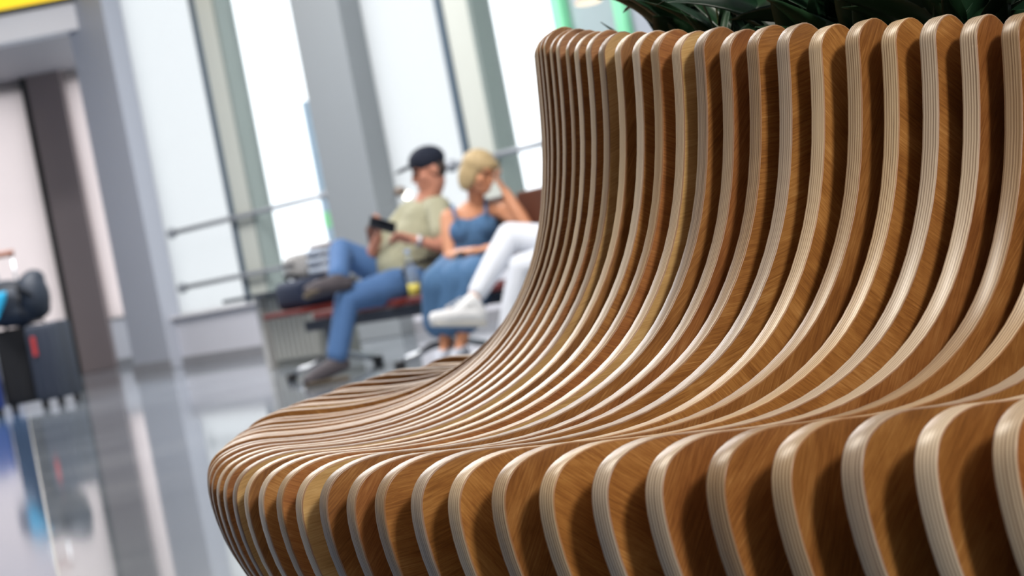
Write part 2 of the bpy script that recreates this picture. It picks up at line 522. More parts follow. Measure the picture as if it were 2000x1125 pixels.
# ------------------------------------------------------------------ the ribbed bench
NEAR = [(-0.3348, 3.3437, 3.1989), (-0.3305, 3.2772, 3.2139), (-0.3245, 3.2125, 3.2465), (-0.3166, 3.1473, 3.2749), (-0.307, 3.0832, 3.3096),
 (-0.2949, 3.0171, 3.3335), (-0.2814, 2.9543, 3.3783), (-0.2657, 2.8906, 3.4063), (-0.2482, 2.8287, 3.4426), (-0.2285, 2.7665, 3.4643),
 (-0.2064, 2.7041, 3.493), (-0.1814, 2.6407, 3.5335), (-0.1566, 2.5834, 3.5595), (-0.1277, 2.5224, 3.598), (-0.0976, 2.4643, 3.6316),
 (-0.067, 2.4096, 3.6576), (-0.0311, 2.3504, 3.6986), (0.0036, 2.2975, 3.7277), (0.0432, 2.2412, 3.7591), (0.083, 2.1887, 3.7975),
 (0.1251, 2.1368, 3.8361), (0.166, 2.0895, 3.8679), (0.21, 2.0418, 3.9073), (0.2549, 1.9961, 3.950), (0.3033, 1.9496, 3.9624),
 (0.3503, 1.9072, 3.9911), (0.3991, 1.8655, 4.0164), (0.4526, 1.8224, 4.0486)]
FAR = [(-0.337, 3.4087, 3.1656), (-0.3374, 3.4743, 3.1365), (-0.3358, 3.5398, 3.1055), (-0.3322, 3.6052, 3.075), (-0.3267, 3.6705, 3.0472),
 (-0.3195, 3.7357, 3.0223), (-0.3108, 3.8006, 3.0002), (-0.3007, 3.8654, 2.9809), (-0.2895, 3.9299, 2.9612), (-0.2768, 3.9942, 2.9377),
 (-0.2624, 4.0582, 2.9104), (-0.2462, 4.1217, 2.8793), (-0.2279, 4.1846, 2.8445), (-0.2072, 4.2468, 2.8059), (-0.184, 4.3081, 2.7648),
 (-0.1583, 4.3684, 2.7226), (-0.13, 4.4275, 2.6791), (-0.0992, 4.4853, 2.6346), (-0.0657, 4.5417, 2.5888), (-0.0297, 4.5964, 2.5418),
 (0.0089, 4.6494, 2.4937), (0.05, 4.7004, 2.445)]
STEP = 0.0655
frame = {i: f for i, f in enumerate(NEAR)}
for k, f in enumerate(FAR): frame[-1 - k] = f
x, y, a = frame[27]
for i in range(28, 50):
    a += math.radians(1.95); x += -math.sin(a) * STEP; y += math.cos(a) * STEP; frame[i] = (x, y, a)
x, y, a = frame[-22]
for i in range(-23, -46, -1):
    a -= math.radians(2.6); x -= -math.sin(a) * STEP; y -= math.cos(a) * STEP; frame[i] = (x, y, a)
IDX = sorted(frame)
# side outline of a rib: (outward, height over floor), measured from the nose of the seat
FRONT = [(0.0751, -0.3746), (0.0884, -0.346), (0.1006, -0.3169), (0.1069, -0.2969), (0.1112, -0.2765), (0.1137, -0.2558), (0.1142, -0.2402), (0.1134,
 -0.2298), (0.1125, -0.2247), (0.1112, -0.2197), (0.1093, -0.2149), (0.1068, -0.2104), (0.1038, -0.2062), (0.1002, -0.2025), (0.0961, -0.1992),
 (0.0917, -0.1965), (0.087, -0.1943), (0.0772, -0.1909), (0.067, -0.1887), (0.0567, -0.1874), (0.0462, -0.1868), (0.0305, -0.1874), (-0.0008, -0.1911),
 (-0.0321, -0.1943), (-0.0636, -0.1959), (-0.0951, -0.1958), (-0.1265, -0.1938), (-0.1577, -0.1893), (-0.1832, -0.1833), (-0.2081, -0.1755), (-0.2324,
 -0.1657), (-0.2558, -0.1541), (-0.2736, -0.1433), (-0.2905, -0.131), (-0.3063, -0.1173), (-0.3208, -0.1023), (-0.3375, -0.0822), (-0.3525, -0.0608),
 (-0.3659, -0.0383), (-0.3775, -0.0148), (-0.3891, 0.0145), (-0.3985, 0.0446), (-0.4062, 0.0752), (-0.4125, 0.1061), (-0.4175, 0.1373), (-0.4214,
 0.1686), (-0.4246, 0.2001), (-0.4275, 0.2315), (-0.4303, 0.263), (-0.4322, 0.284)]
def outline(ztop):
    pts = [(-0.03, -0.62), (-0.018, -0.58), (0.004, -0.52), (0.03, -0.465), (0.053, -0.42)]
    pts += [p for p in FRONT if p[1] < ztop - 0.006 or p[0] > -0.3]
    import bisect
    # exact point at the top of the front edge
    for A, Bq in zip(FRONT, FRONT[1:]):
        if A[0] < -0.3 and A[1] <= ztop <= Bq[1]:
            k = (ztop - A[1]) / (Bq[1] - A[1])
            ox = A[0] + (Bq[0] - A[0]) * k
            break
    else:
        ox = FRONT[-1][0]
    pts.append((ox, ztop))
    for dx, dz in ((-0.0012, 0.0050), (-0.0038, 0.0100), (-0.0080, 0.0150), (-0.0135, 0.0193), (-0.0200, 0.0224), (-0.0265, 0.0238), (-0.0325, 0.0232), (-0.0380, 0.0208), (-0.0435, 0.0165), (-0.0500, 0.0095), (-0.0580, -0.0010), (-0.0740, -0.0230), (-0.0950, -0.0560), (-0.1090, -0.0850), (-0.1180, -0.1250)):
        pts.append((ox + dx, ztop + dz))
    pts.append((ox - 0.118, -0.3))
    pts.append((ox - 0.118, -0.62))
    return [(px, pz + H) for px, pz in pts]
def rib_mesh(ztop):
    P = [Vector((p[0], 0, p[1])) for p in outline(ztop)]
    n = len(P)
    N = []
    for k in range(n):
        d = (P[(k + 1) % n] - P[k - 1]).normalized()
        N.append(Vector((d.z, 0, -d.x)))
    # outline runs counter-clockwise seen from -y: make the normals point outwards
    area2 = sum(P[k].x * P[(k + 1) % n].z - P[(k + 1) % n].x * P[k].z for k in range(n))
    if area2 < 0:
        N = [-q for q in N]
    h = RT / 2
    bv = 0.0016
    secs = [(-h, bv), (-h + bv * 0.3, bv * 0.3), (-h + bv, 0), (h - bv, 0), (h - bv * 0.3, bv * 0.3), (h, bv)]
    bm = bmesh.new()
    rings = []
    for yy, ins in secs:
        ring = []
        for k in range(n):
            q = P[k] - N[k] * ins
            ring.append(bm.verts.new((q.x, yy, max(q.z, 0.0))))
        rings.append(ring)
    for A, Bq in zip(rings, rings[1:]):
        for k in range(n):
            f = bm.faces.new((A[k], A[(k + 1) % n], Bq[(k + 1) % n], Bq[k]))
            f.material_index = 1
            f.smooth = True
    f0 = bm.faces.new(rings[0][::-1]); f1 = bm.faces.new(rings[-1])
    f0.normal_update(); f1.normal_update()
    bmesh.ops.triangulate(bm, faces=[f0, f1], ngon_method='EAR_CLIP')
    bmesh.ops.recalc_face_normals(bm, faces=bm.faces[:])
    me = bpy.data.meshes.new('rib')
    bm.to_mesh(me); bm.free()
    me.materials.append(M_face); me.materials.append(M_edge)
    return me
jit = random.Random(5)
bench = thing('ribbed_bench', (0, 0, 0), 'curved bench of upright amber plywood ribs wrapped around a planter', 'bench')
cache = {}
for i in IDX:
    zt = round(0.257 - 0.0071 * max(0, min(27, i)), 4)
    if zt not in cache:
        cache[zt] = rib_mesh(zt)
    x, y, a = frame[i]
    o = bpy.data.objects.new('rib', cache[zt])
    C.objects.link(o)
    o.parent = bench
    o.location = (x, y, 0)
    o.rotation_euler = (0, 0, a)
    k = 0.011 if i < 2 else 0.0025
    o.scale = (1, 1, 1 + jit.uniform(-k, k))

# planter tub inside the ribs
def offset_pt(i, off):
    x, y, a = frame[i]
    return Vector((x + math.cos(a) * off, y + math.sin(a) * off, 0))
pl = thing('planter_tub', (0, 0, 0), 'dark planter tub full of soil inside the ribbed bench', 'planter')
out = [offset_pt(i, -0.575) for i in IDX]
inn = [offset_pt(i, -0.60) for i in IDX]
bm = bmesh.new()
L = [[bm.verts.new(p + Vector((0, 0, z))) for p in ring] for ring, z in ((out, 0.0), (out, 0.62), (inn, 0.62), (inn, 0.45))]
n = len(out)
for A, Bq in zip(L, L[1:]):
    for k in range(n):
        bm.faces.new((A[k], A[(k + 1) % n], Bq[(k + 1) % n], Bq[k]))
put('tub_wall', fix(bm), mat('dark_tub', srgb(34, 28, 24), 0.6), pl)
bm = bmesh.new()
bm.faces.new([bm.verts.new(p + Vector((0, 0, 0.55))) for p in inn])
bmesh.ops.triangulate(bm, faces=bm.faces[:])
put('soil', fix(bm), mat('dark_soil', srgb(40, 30, 24), 0.9, noise=0.3, nscale=30), pl)

# ------------------------------------------------------------------ plants in the tub
def leaf_material(name, lo, hi):
    m = mat(name, lo, 0.30, spec=0.5)
    g = NT(m)
    b = g.nt.nodes['Principled BSDF']
    tc = g.node('ShaderNodeTexCoord')
    oi = g.node('ShaderNodeObjectInfo')
    n = g.node('ShaderNodeTexNoise', Scale=14.0, Detail=3.0)
    g.link(tc.outputs['Object'], n.inputs['Vector'])
    v = g.math('ADD', g.math('MULTIPLY', n.outputs['Fac'], 0.5), g.math('MULTIPLY', oi.outputs['Random'], 0.5))
    g.link(g.ramp(v, [(0.2, lo), (0.8, hi)]), b.inputs['Base Color'])
    return m
M_leaf = leaf_material('dark_leaf', (0.006, 0.022, 0.012, 1), (0.022, 0.062, 0.026, 1))
M_stem = mat('green_stem', srgb(96, 102, 48), 0.5)
def leaf_mesh(L, W, droop, fold, mname='leaf'):
    bm = bmesh.new()
    n = 9
    rows = []
    for k in range(n + 1):
        t = k / n
        w = W * (math.sin(math.pi * min(1.0, 0.06 + t * 0.94) ** 0.85)) ** 0.9 * (1 - 0.15 * t)
        w = max(w, 0.0008)
        ang = droop * t
        px = L * (math.sin(ang) / droop if droop else t)
        pz = -L * ((1 - math.cos(ang)) / droop if droop else 0)
        rows.append([bm.verts.new((px, s * w, pz + abs(s) * w * fold)) for s in (-1, -0.5, 0, 0.5, 1)])
    for A, Bq in zip(rows, rows[1:]):
        for k in range(4):
            f = bm.faces.new((A[k], A[k + 1], Bq[k + 1], Bq[k])); f.smooth = True
    r = bmesh.ops.extrude_face_region(bm, geom=bm.faces[:])
    for q in r['geom']:
        if isinstance(q, bmesh.types.BMVert): q.co.z -= 0.0007
    bmesh.ops.recalc_face_normals(bm, faces=bm.faces[:])
    me = bpy.data.meshes.new(mname)
    bm.to_mesh(me); bm.free()
    me.materials.append(M_leaf)
    return me
LEAVES = [leaf_mesh(0.22, 0.024, 0.9, 0.35), leaf_mesh(0.19, 0.026, 1.2, 0.25), leaf_mesh(0.25, 0.020, 0.6, 0.45), leaf_mesh(0.17, 0.028, 0.4, 0.3)]
SLIM = [leaf_mesh(0.22, 0.008, 0.7, 0.3), leaf_mesh(0.18, 0.007, 0.5, 0.3)]
rnd = random.Random(21)
def plant(base, height, nl, meshes, label, spread=1.0, stem_r=0.006, low=0.35):
    p = thing('leafy_plant', base, label, 'plant', 'dark leafy plants in the bench planter')
    lean = Vector((rnd.uniform(-.06, .06), rnd.uniform(-.06, .06), 0)) * spread
    bm = bmesh.new()
    pts = [Vector((0, 0, 0)), lean * 0.3 + Vector((0, 0, height * 0.5)), lean + Vector((0, 0, height))]
    tube(bm, pts, [stem_r, stem_r * 0.8, stem_r * 0.5], 7)
    put('stem', fix(bm), M_stem, p, True)
    for k in range(nl):
        t = 0.25 + 0.75 * (k + rnd.random() * 0.6) / nl
        t = min(t, 1.0)
        q = pts[1].lerp(pts[2], (t - .5) * 2) if t > .5 else pts[0].lerp(pts[1], t * 2)
        o = bpy.data.objects.new('leaf', rnd.choice(meshes))
        C.objects.link(o)
        o.parent = p
        o.location = q
        s = rnd.uniform(0.75, 1.15)
        o.scale = (s, s, s)
        roll_, pit_, yaw_ = rnd.uniform(-1.25, 1.25), rnd.uniform(low, low + 0.9) * (0.5 + 0.6 * t), k * 2.4 + rnd.uniform(-.4, .4)
        for _ in range(12):                           # lift a leaf that would run into the ribs
            ok = True
            for d_ in (0.10, 0.17, 0.24):
                tip = Vector(base) + q + Vector((math.cos(pit_) * math.cos(yaw_), math.cos(pit_) * math.sin(yaw_), math.sin(pit_) * 0.8 - d_ * 0.5)) * d_ * s
                fi = min(IDX, key=lambda i_: (frame[i_][0] - math.cos(frame[i_][2]) * .55 - tip.x) ** 2 + (frame[i_][1] - math.sin(frame[i_][2]) * .55 - tip.y) ** 2)
                fx, fy, fa = frame[fi]
                off = (tip.x - fx) * math.cos(fa) + (tip.y - fy) * math.sin(fa)
                if off > -0.59 and tip.z < H + 0.31 - 0.0071 * max(0, min(27, fi)):
                    ok = False
            if ok: break
            pit_ = min(pit_ + 0.12, 1.5)
        o.rotation_euler = (roll_, -pit_, yaw_)
    return p
SPOTS = [(-5, -.66, .40), (-2, -.64, .40), (1, -.64, .385), (3, -.66, .36), (6, -.64, .31), (8, -.68, .30), (10, -.64, .27), (12, -.68, .28), (14, -.64, .24), (16, -.68, .25), (18, -.64, .21),
         (20, -.68, .23), (22, -.64, .19), (24, -.68, .21), (26, -.64, .17), (28, -.68, .19), (30, -.66, .17), (8, -.88, .38), (13, -.88, .36), (18, -.88, .33), (23, -.88, .31), (28, -.88, .29)]
ROWS = ['first', 'second', 'third', 'fourth', 'fifth', 'sixth', 'seventh', 'eighth', 'ninth', 'tenth', 'eleventh', 'twelfth', 'thirteenth', 'fourteenth', 'fifteenth', 'sixteenth', 'seventeenth']
WHERE = ['behind the backrest, %s plant from its left end' % w for w in ROWS] + ['in the back row of the planter, ' + w for w in ('at the left end', 'left of the middle', 'in the middle', 'right of the middle', 'at the right end')]
for (i, off, hgt), wtxt in zip(SPOTS, WHERE):
    plant(offset_pt(i, off) + Vector((0, 0, 0.545)), hgt, 18, LEAVES, 'dark green lance leaved plant ' + wtxt, low=0.34 if i < 8 else 0.38)
plant(Vector((0.305, 3.02, 0.545)), 0.40, 16, SLIM, 'slim yellow green stem with thread like leaves behind the middle ribs', 0.3, 0.004)

# one curled leaf at the right, its backlight painted in as pale blue
pale = plant(Vector((0.524, 2.720, 0.545)), 0.241, 8, LEAVES, 'plant with one curled leaf painted backlit pale blue behind the right ribs', 0.2)
pm = leaf_mesh(0.085, 0.016, 1.6, -0.35, 'backlit_leaf')
pm.materials.clear()
pm.materials.append(mat('painted_backlit_leaf', srgb(150, 172, 180), 0.4, noise=0.15, nscale=60))
po = bpy.data.objects.new('leaf', pm)
C.objects.link(po)
po.parent = pale
po.location = (0, -0.02, 0.241)
po.rotation_euler = (0.5, -0.35, math.radians(188))
po['label'] = 'curled leaf with its backlight painted pale blue grey'

# ------------------------------------------------------------------ seat row
ER = Vector((0.5, -0.866, 0)); NR_ = Vector((-0.866, -0.5, 0))
RO = Vector((-1.5, 16.0, 0))
RZ = math.atan2(ER.y, ER.x)                          # local x along the row, local y = backwards? (see below)
# local frame: x along the row, y forward is NR_ = rotate(ER, -90deg) -> local -y is forward
row = thing('seat_row', RO, 'row of brown airport seats on a grey beam before the windows', 'seats', rz=RZ)
def rb(name, s0, s1, n0, n1, z0, z1, m, bev=0.0, label=None):
    o = put(name, fix(B(s0, s1, -n1, -n0, z0, z1, bev=bev)), m, row)
    if label: o['label'] = label
    return o
for s in (0.56, 1.22, 1.88, 2.54, 3.30):
    rb('seat', s - 0.25, s + 0.25, -0.52, -0.06, 0.37, 0.415, M_red, 0.012)
    bk = rb('backrest', s - 0.25, s + 0.25, -0.60, -0.55, 0.50, 0.90, M_brown, 0.015)
    for d in (-0.18, 0.18):
        rb('back_bracket', s + d - 0.02, s + d + 0.02, -0.62, -0.55, 0.34, 0.6, M_dsteel)
rb('side_table', -0.36, 0.22, -0.50, -0.02, 0.42, 0.455, M_red, 0.008, 'dark red table top at the left end of the row')
rb('beam', -0.3, 3.3, -0.36, -0.28, 0.29, 0.36, M_dsteel, 0.004)
for s in (0.0, 1.55, 2.80):
    rb('support_post', s - 0.03, s + 0.03, -0.35, -0.29, 0.06, 0.30, M_dsteel)
    bm = bmesh.new()
    tube(bm, [(s, -0.02, 0.035), (s, 0.22, 0.10), (s, 0.42, 0.10), (s, 0.62, 0.035)], 0.022, 8)
    put('support_foot', fix(bm), M_steel, row, True)
    for yq in (-0.02, 0.62):
        bm = bmesh.new(); tube(bm, [(s, yq, 0.0), (s, yq, 0.05)], 0.035, 12)
        put('foot_glide', fix(bm), M_black, row, True)
for s in (0.89, 1.55, 2.18, 2.78):
    bm = bmesh.new()
    tube(bm, [(s, 0.48, 0.36), (s, 0.48, 0.58), (s, 0.44, 0.61), (s, 0.16, 0.61), (s, 0.12, 0.58), (s, 0.14, 0.36)], 0.014, 8)
    put('armrest', fix(bm), M_black, row, True)

# metal console between the row and the window
cs = thing('metal_console', (-1.92, 19.30, 0), 'grey metal console with slatted side standing behind the seat row', 'cabinet', rz=math.atan2(EW.y, EW.x))
put('console_top', fix(B(-0.22, 1.0, -0.26, 0.26, 0.57, 0.60, bev=0.004)), M_dsteel, cs)
put('end_panel', fix(B(0.0, 0.07, -0.10, 0.24, 0.0, 0.57, bev=0.004)), mat('console_end_grey', srgb(196, 194, 190), 0.4, 0.1), cs)
put('console_body', fix(B(0.10, 0.95, -0.05, 0.22, 0.0, 0.57)), mat('console_grey', srgb(128, 130, 126), 0.5, 0.1), cs)
for k in range(9):
    put('slat', fix(B(0.14 + k * 0.08, 0.185 + k * 0.08, -0.075, -0.05, 0.06, 0.54)), mat('console_slat', srgb(176, 176, 170), 0.5, 0.1) if k == 0 else bpy.data.materials['console_slat'], cs)

# ------------------------------------------------------------------ things on the side table and seats
def RP(s, n, z): return RO + ER * s + NR_ * n + Vector((0, 0, z))
bag = thing('shoulder_bag', RP(-0.10, -0.24, 0.455), 'navy shoulder bag lying on the dark red side table', 'bag', rz=RZ)
bm = bmesh.new(); box(bm, -0.20, 0.24, -0.14, 0.14, 0.0, 0.19, bev=0.05, seg=3)
put('bag_body', fix(bm), mat('navy_canvas', srgb(34, 44, 66), 0.8, noise=0.1), bag, True)
bm = bmesh.new(); tube(bm, [(-0.18, 0, 0.15), (-0.10, -0.08, 0.225), (0.06, -0.10, 0.235), (0.2, 0, 0.15)], 0.012, 7)
put('bag_strap', fix(bm), M_black, bag, True)
gj = thing('grey_pouch', RP(-0.22, -0.30, 0.645), 'light grey soft pouch resting on top of the navy bag', 'pouch', rz=RZ)
bm = bmesh.new(); box(bm, -0.10, 0.11, -0.10, 0.10, 0.0, 0.17, bev=0.055, seg=3)
put('pouch_body', fix(bm), mat('light_grey_cloth', srgb(170, 168, 166), 0.85, noise=0.08), gj, True)
bm = bmesh.new(); box(bm, -0.085, 0.095, -0.104, -0.096, 0.10, 0.112)
put('zip', fix(bm), M_black, gj)
ct = thing('folded_jacket', RP(0.06, -0.36, 0.645), 'pale folded jacket on the navy bag beside the grey pouch', 'jacket', rz=RZ)
bm = bmesh.new()
for k in range(3):
    box(bm, -0.10 + k * .008, 0.15 - k * .01, -0.11, 0.11 - k * .012, 0.0 + k * 0.06, 0.058 + k * 0.06, bev=0.025, seg=2)
put('jacket_fold', fix(bm), mat('pale_blue_cloth', srgb(168, 178, 192), 0.85, noise=0.08), ct, True)
bm = bmesh.new(); box(bm, -0.06, 0.1, -0.09, 0.06, 0.178, 0.205, bev=0.012)
put('collar', fix(bm), mat('pink_beige_cloth', srgb(176, 160, 152), 0.85), ct, True)

bt = thing('drink_bottle', RP(1.555, -0.10, 0.0), 'clear plastic bottle with yellow drink standing between man and woman', 'bottle')
bt.location.z = 0.415; bt.location = RP(1.57, -0.16, 0.415)
bm = bmesh.new(); tube(bm, [(0, 0, 0), (0, 0, 0.005), (0, 0, 0.17), (0, 0, 0.21), (0, 0, 0.235), (0, 0, 0.26)], [0.034, 0.037, 0.037, 0.026, 0.013, 0.013], 18)
put('bottle_body', fix(bm), mat('clear_plastic', (0.86, 0.93, 0.96, 1), 0.05, trans=0.85, ior=1.2), bt, True)
bm = bmesh.new(); tube(bm, [(0, 0, 0.004), (0, 0, 0.075)], 0.0375, 18)
put('drink', fix(bm), mat('yellow_drink', srgb(214, 200, 92), 0.3), bt, True)
bm = bmesh.new(); tube(bm, [(0, 0, 0.258), (0, 0, 0.28)], 0.015, 14)
put('bottle_cap', fix(bm), mat('pale_blue_cap', srgb(170, 195, 235), 0.35), bt, True)

# ------------------------------------------------------------------ people
def remesh(name, bm, voxel, m, parent, smooth_it=4):
    fix(bm)
    me = bpy.data.meshes.new(name + '_raw')
    bm.to_mesh(me); bm.free()
    t = bpy.data.objects.new(name + '_raw', me)
    C.objects.link(t)
    md = t.modifiers.new('r', 'REMESH'); md.mode = 'VOXEL'; md.voxel_size = voxel; md.use_smooth_shade = True
    ms = t.modifiers.new('s', 'SMOOTH'); ms.factor = 0.5; ms.iterations = smooth_it
    dg = bpy.context.evaluated_depsgraph_get()
    m2 = bpy.data.meshes.new_from_object(t.evaluated_get(dg))
    m2.name = name
    bpy.data.objects.remove(t); bpy.data.meshes.remove(me)
    m2.materials.clear(); m2.materials.append(m)
    for p in m2.polygons: p.use_smooth = True
    o = bpy.data.objects.new(name, m2)
    C.objects.link(o)
    if parent:
        o.parent = parent
        o.matrix_parent_inverse = Matrix.Translation(-parent.location)
    return o
def cap(bm, a, b, ra, rb, n=14):
    a, b = Vector(a), Vector(b)
    tube(bm, [a, b], [ra, rb], n)
    ball(bm, a, ra, n); ball(bm, b, rb, n)
def chain(bm, pts, rs, n=14):
    for k in range(len(pts) - 1):
        cap(bm, pts[k], pts[k + 1], rs[k], rs[k + 1], n)
def basis(fwd, up):
    f = Vector(fwd).normalized(); u = Vector(up)
    s = f.cross(u).normalized(); u = s.cross(f).normalized()
    return s, f, u
def head(bm, c, fwd, up, k=1.0):
    s, f, u = basis(fwd, up); c = Vector(c); ax = (s, f, u)
    E_ = lambda ds, df, du, rs, rf, ru: ell(bm, c + (s * ds + f * df + u * du) * k, ax, (rs * k, rf * k, ru * k), 16)
    E_(0, -0.012, 0.03, 0.074, 0.094, 0.090)          # skull
    E_(0, 0.020, -0.045, 0.058, 0.068, 0.070)         # face
    E_(0, 0.040, -0.088, 0.036, 0.042, 0.030)         # jaw and chin
    E_(0, 0.092, -0.022, 0.011, 0.016, 0.026)         # nose
    E_(0, 0.103, -0.036, 0.013, 0.013, 0.010)
    E_(0, 0.078, 0.022, 0.050, 0.012, 0.010)          # brow
    E_(0, 0.086, -0.066, 0.022, 0.008, 0.006)         # lips
    E_(0, 0.084, -0.076, 0.019, 0.008, 0.006)
    for sg_ in (-1, 1):
        E_(sg_ * 0.077, -0.012, -0.012, 0.010, 0.020, 0.030)   # ear
        E_(sg_ * 0.036, 0.050, -0.032, 0.026, 0.026, 0.026)    # cheek
    return s, f, u
def eyes(c, s, f, u, par, k=1.0):
    for sg_ in (-1, 1):
        bm = bmesh.new(); p = Vector(c) + (s * sg_ * 0.031 + f * 0.079 + u * 0.002) * k
        ell(bm, p, (s, f, u), (0.014 * k, 0.010 * k, 0.010 * k), 10)
        e = put('eye', bm, M_eye, par, True)
        e.matrix_parent_inverse = Matrix.Translation(-par.location)
def hand(bm, wrist, tip_dir, palm_n, curl=0.6, side=1, k=1.0):
    """palm, four fingers of different lengths with two bends, thumb from the side of the palm"""
    d = Vector(tip_dir).normalized(); pn = Vector(palm_n); pn = (pn - d * pn.dot(d)).normalized()
    w = d.cross(pn).normalized() * side
    wr = Vector(wrist)
    for q in (-0.026, -0.009, 0.009, 0.026):
        cap(bm, wr + d * 0.012 * k + w * q * 0.7 * k, wr + d * 0.078 * k + w * q * k, 0.015 * k, 0.0125 * k, 8)
    for q, L_ in ((-0.029, 0.062), (-0.010, 0.078), (0.010, 0.084), (0.029, 0.074)):
        p = wr + d * 0.082 * k + w * q * k
        dd = d.copy()
        for seg, (fr, r0, r1) in enumerate(((0.45, .0092, .0086), (0.31, .0086, .0080), (0.24, .0080, .0068))):
            ax = w
            dd = (Quaternion(d.cross(pn), -curl * (0.8 if seg else 0.45)) @ dd).normalized()
            q2 = p + dd * L_ * fr * k
            cap(bm, p, q2, r0 * k, r1 * k, 7)
            p = q2
    p = wr + d * 0.022 * k + w * 0.026 * k
    t1 = p + (d * 0.030 + w * 0.022 + pn * 0.012) * k
    t2 = t1 + (d * 0.030 + w * 0.006 + pn * 0.012) * k
    chain(bm, [p, t1, t2], [.0125 * k, .0105 * k, .0085 * k], 8)
def foot(bm, ankle, toe, k=1.0, r=0.038, heel=None):
    a, t = Vector(ankle), Vector(toe)
    d = (t - a); d.normalize()
    heel = a - d * 0.045 + Vector((0, 0, -0.03)) if heel is None else Vector(heel)
    chain(bm, [heel, t.lerp(a, 0.35), t], [r, r * 1.08, r * 0.86], 12)
    cap(bm, a, a.lerp(t, 0.4), r * 1.05, r, 12)
M_eye = mat('eye', srgb(60, 48, 42), 0.2)
def skin(name, r, g, b): return mat(name, srgb(r, g, b), 0.5, noise=0.05, nscale=12)
V = Vector

# ---- the man in the cap
man = thing('person', RP(1.22, -0.28, 0.0), 'person in olive shirt, jeans and navy cap, legs crossed, looking at phone', 'person')
sk = skin('ruddy_skin', 196, 136, 112)
mh = V((-0.368, 15.08, 1.150)); mf = V((-0.93, -0.36, -0.10))
J = dict(pel=V((-0.63, 15.1, 0.515)), ch=V((-0.49, 15.1, 0.76)), nk=V((-0.40, 15.1, 0.985)),
         shL=V((-0.345, 14.95, 0.905)), elL=V((-0.352, 14.74, 0.665)), wrL=V((-0.52, 14.70, 0.745)),
         shR=V((-0.53, 15.27, 0.92)), elR=V((-0.845, 15.12, 0.655)), wrR=V((-0.745, 15.00, 0.80)),
         hipL=V((-0.616, 15.0, 0.50)), knL=V((-0.985, 14.76, 0.47)), anL=V((-1.116, 14.70, 0.12)), toL=V((-1.29, 14.61, 0.040)),
         hipR=V((-0.655, 15.2, 0.50)), knR=V((-0.986, 15.06, 0.765)), anR=V((-1.01, 14.70, 0.600)), toR=V((-1.185, 14.62, 0.565)))
bm = bmesh.new()
s, f, u = head(bm, mh, mf, V((-0.12, 0, 1)), 1.10)
chain(bm, [mh + u * -0.07 - f * 0.02, J['nk'], J['ch'] + V((0.02, 0, 0.10))], [0.068, 0.072, 0.09])
chain(bm, [J['ch'] + V((0, 0, .06)), J['ch'], J['pel']], [0.13, 0.15, 0.14])
for a in 'LR':
    chain(bm, [J['sh' + a], J['el' + a], J['wr' + a]], [0.05, 0.042, 0.028])
    cap(bm, J['nk'] - V((0, 0, .05)), J['sh' + a], 0.05, 0.055)
    chain(bm, [J['hip' + a], J['kn' + a], J['an' + a]], [0.085, 0.055, 0.038])
    foot(bm, J['an' + a], J['to' + a], r=0.033)
hand(bm, J['wrL'], V((-0.9, 0.12, 0.38)), V((0, 0.7, 0.7)), 0.7, 1)
hand(bm, J['wrR'], V((0.35, -0.1, 0.85)), V((0.9, -0.2, 0.2)), 0.7, -1)
remesh('body', bm, 0.0055, sk, man, 3)
eyes(mh, s, f, u, man, 1.10)
# shirt
bm = bmesh.new()
chain(bm, [J['nk'] + V((-.01, 0, -.045)), J['ch'] + V((0.03, 0, .08)), J['ch'], J['ch'].lerp(J['pel'], .6) + V((-.04, -.01, 0)), J['pel'] + V((0, 0, .02))], [0.082, 0.145, 0.170, 0.185, 0.165])
for a in 'LR':
    cap(bm, J['nk'] - V((0, 0, .06)), J['sh' + a], 0.07, 0.078)
    cap(bm, J['sh' + a], J['sh' + a].lerp(J['el' + a], 0.62), 0.080, 0.072)
remesh('shirt', bm, 0.008, mat('olive_beige_cotton', srgb(170, 168, 142), 0.85, noise=0.06, nscale=10, bump=0.3, bscale=18), man, 5)
bm = bmesh.new(); ell(bm, J['nk'] + V((-0.005, 0, -0.012)), AX, (0.078, 0.078, 0.030), 16)
remesh('collar', bm, 0.008, mat('pale_collar', srgb(176, 182, 180), 0.85), man, 2)
# jeans
bm = bmesh.new()
cap(bm, J['hipL'], J['hipR'], 0.135, 0.135)
for a in 'LR':
    chain(bm, [J['hip' + a], J['hip' + a].lerp(J['kn' + a], .5), J['kn' + a], J['kn' + a].lerp(J['an' + a], .5), J['an' + a].lerp(J['kn' + a], 0.12)], [0.118, 0.100, 0.078, 0.070, 0.066])
M_jean = mat('blue_denim', srgb(76, 110, 156), 0.85, noise=0.14, nscale=9, bump=0.3, bscale=25)
remesh('jeans', bm, 0.008, M_jean, man, 5)
for a, colr in (('L', 1), ('R', 1)):
    bm = bmesh.new(); foot(bm, J['an' + a] - V((0, 0, .01)), J['to' + a], r=0.045)
    sh = remesh('shoe', bm, 0.007, mat('dark_trail_shoe', srgb(78, 72, 76), 0.7, noise=0.25, nscale=26) if a == 'L' else bpy.data.materials['dark_trail_shoe'], man, 3)
    bm = bmesh.new()
    d = (J['to' + a] - J['an' + a]).normalized()
    dn = V((0, 0, -1)) if a == 'L' else V((-0.25, -0.55, -0.80))
    off = V((0, 0, -.036)) if a == 'L' else dn.normalized() * 0.030
    base = J['an' + a] + (V((0, 0, -.085)) if a == 'L' else V((0.0, 0, -.045)))
    p0 = base - d * 0.05; p1 = J['to' + a] + off + d * 0.03
    if a == 'L': p0.z = p1.z = 0.012
    side = d.cross(dn).normalized()
    for q in (-1, 0, 1):
        cap(bm, p0 + side * q * .022, p1 + side * q * .026 - d * abs(q) * .02, 0.013, 0.013, 8)
    so = remesh('sole', bm, 0.006, mat('taupe_rubber_sole', srgb(112, 100, 84), 0.8) if a == 'L' else bpy.data.materials['taupe_rubber_sole'], man, 2)
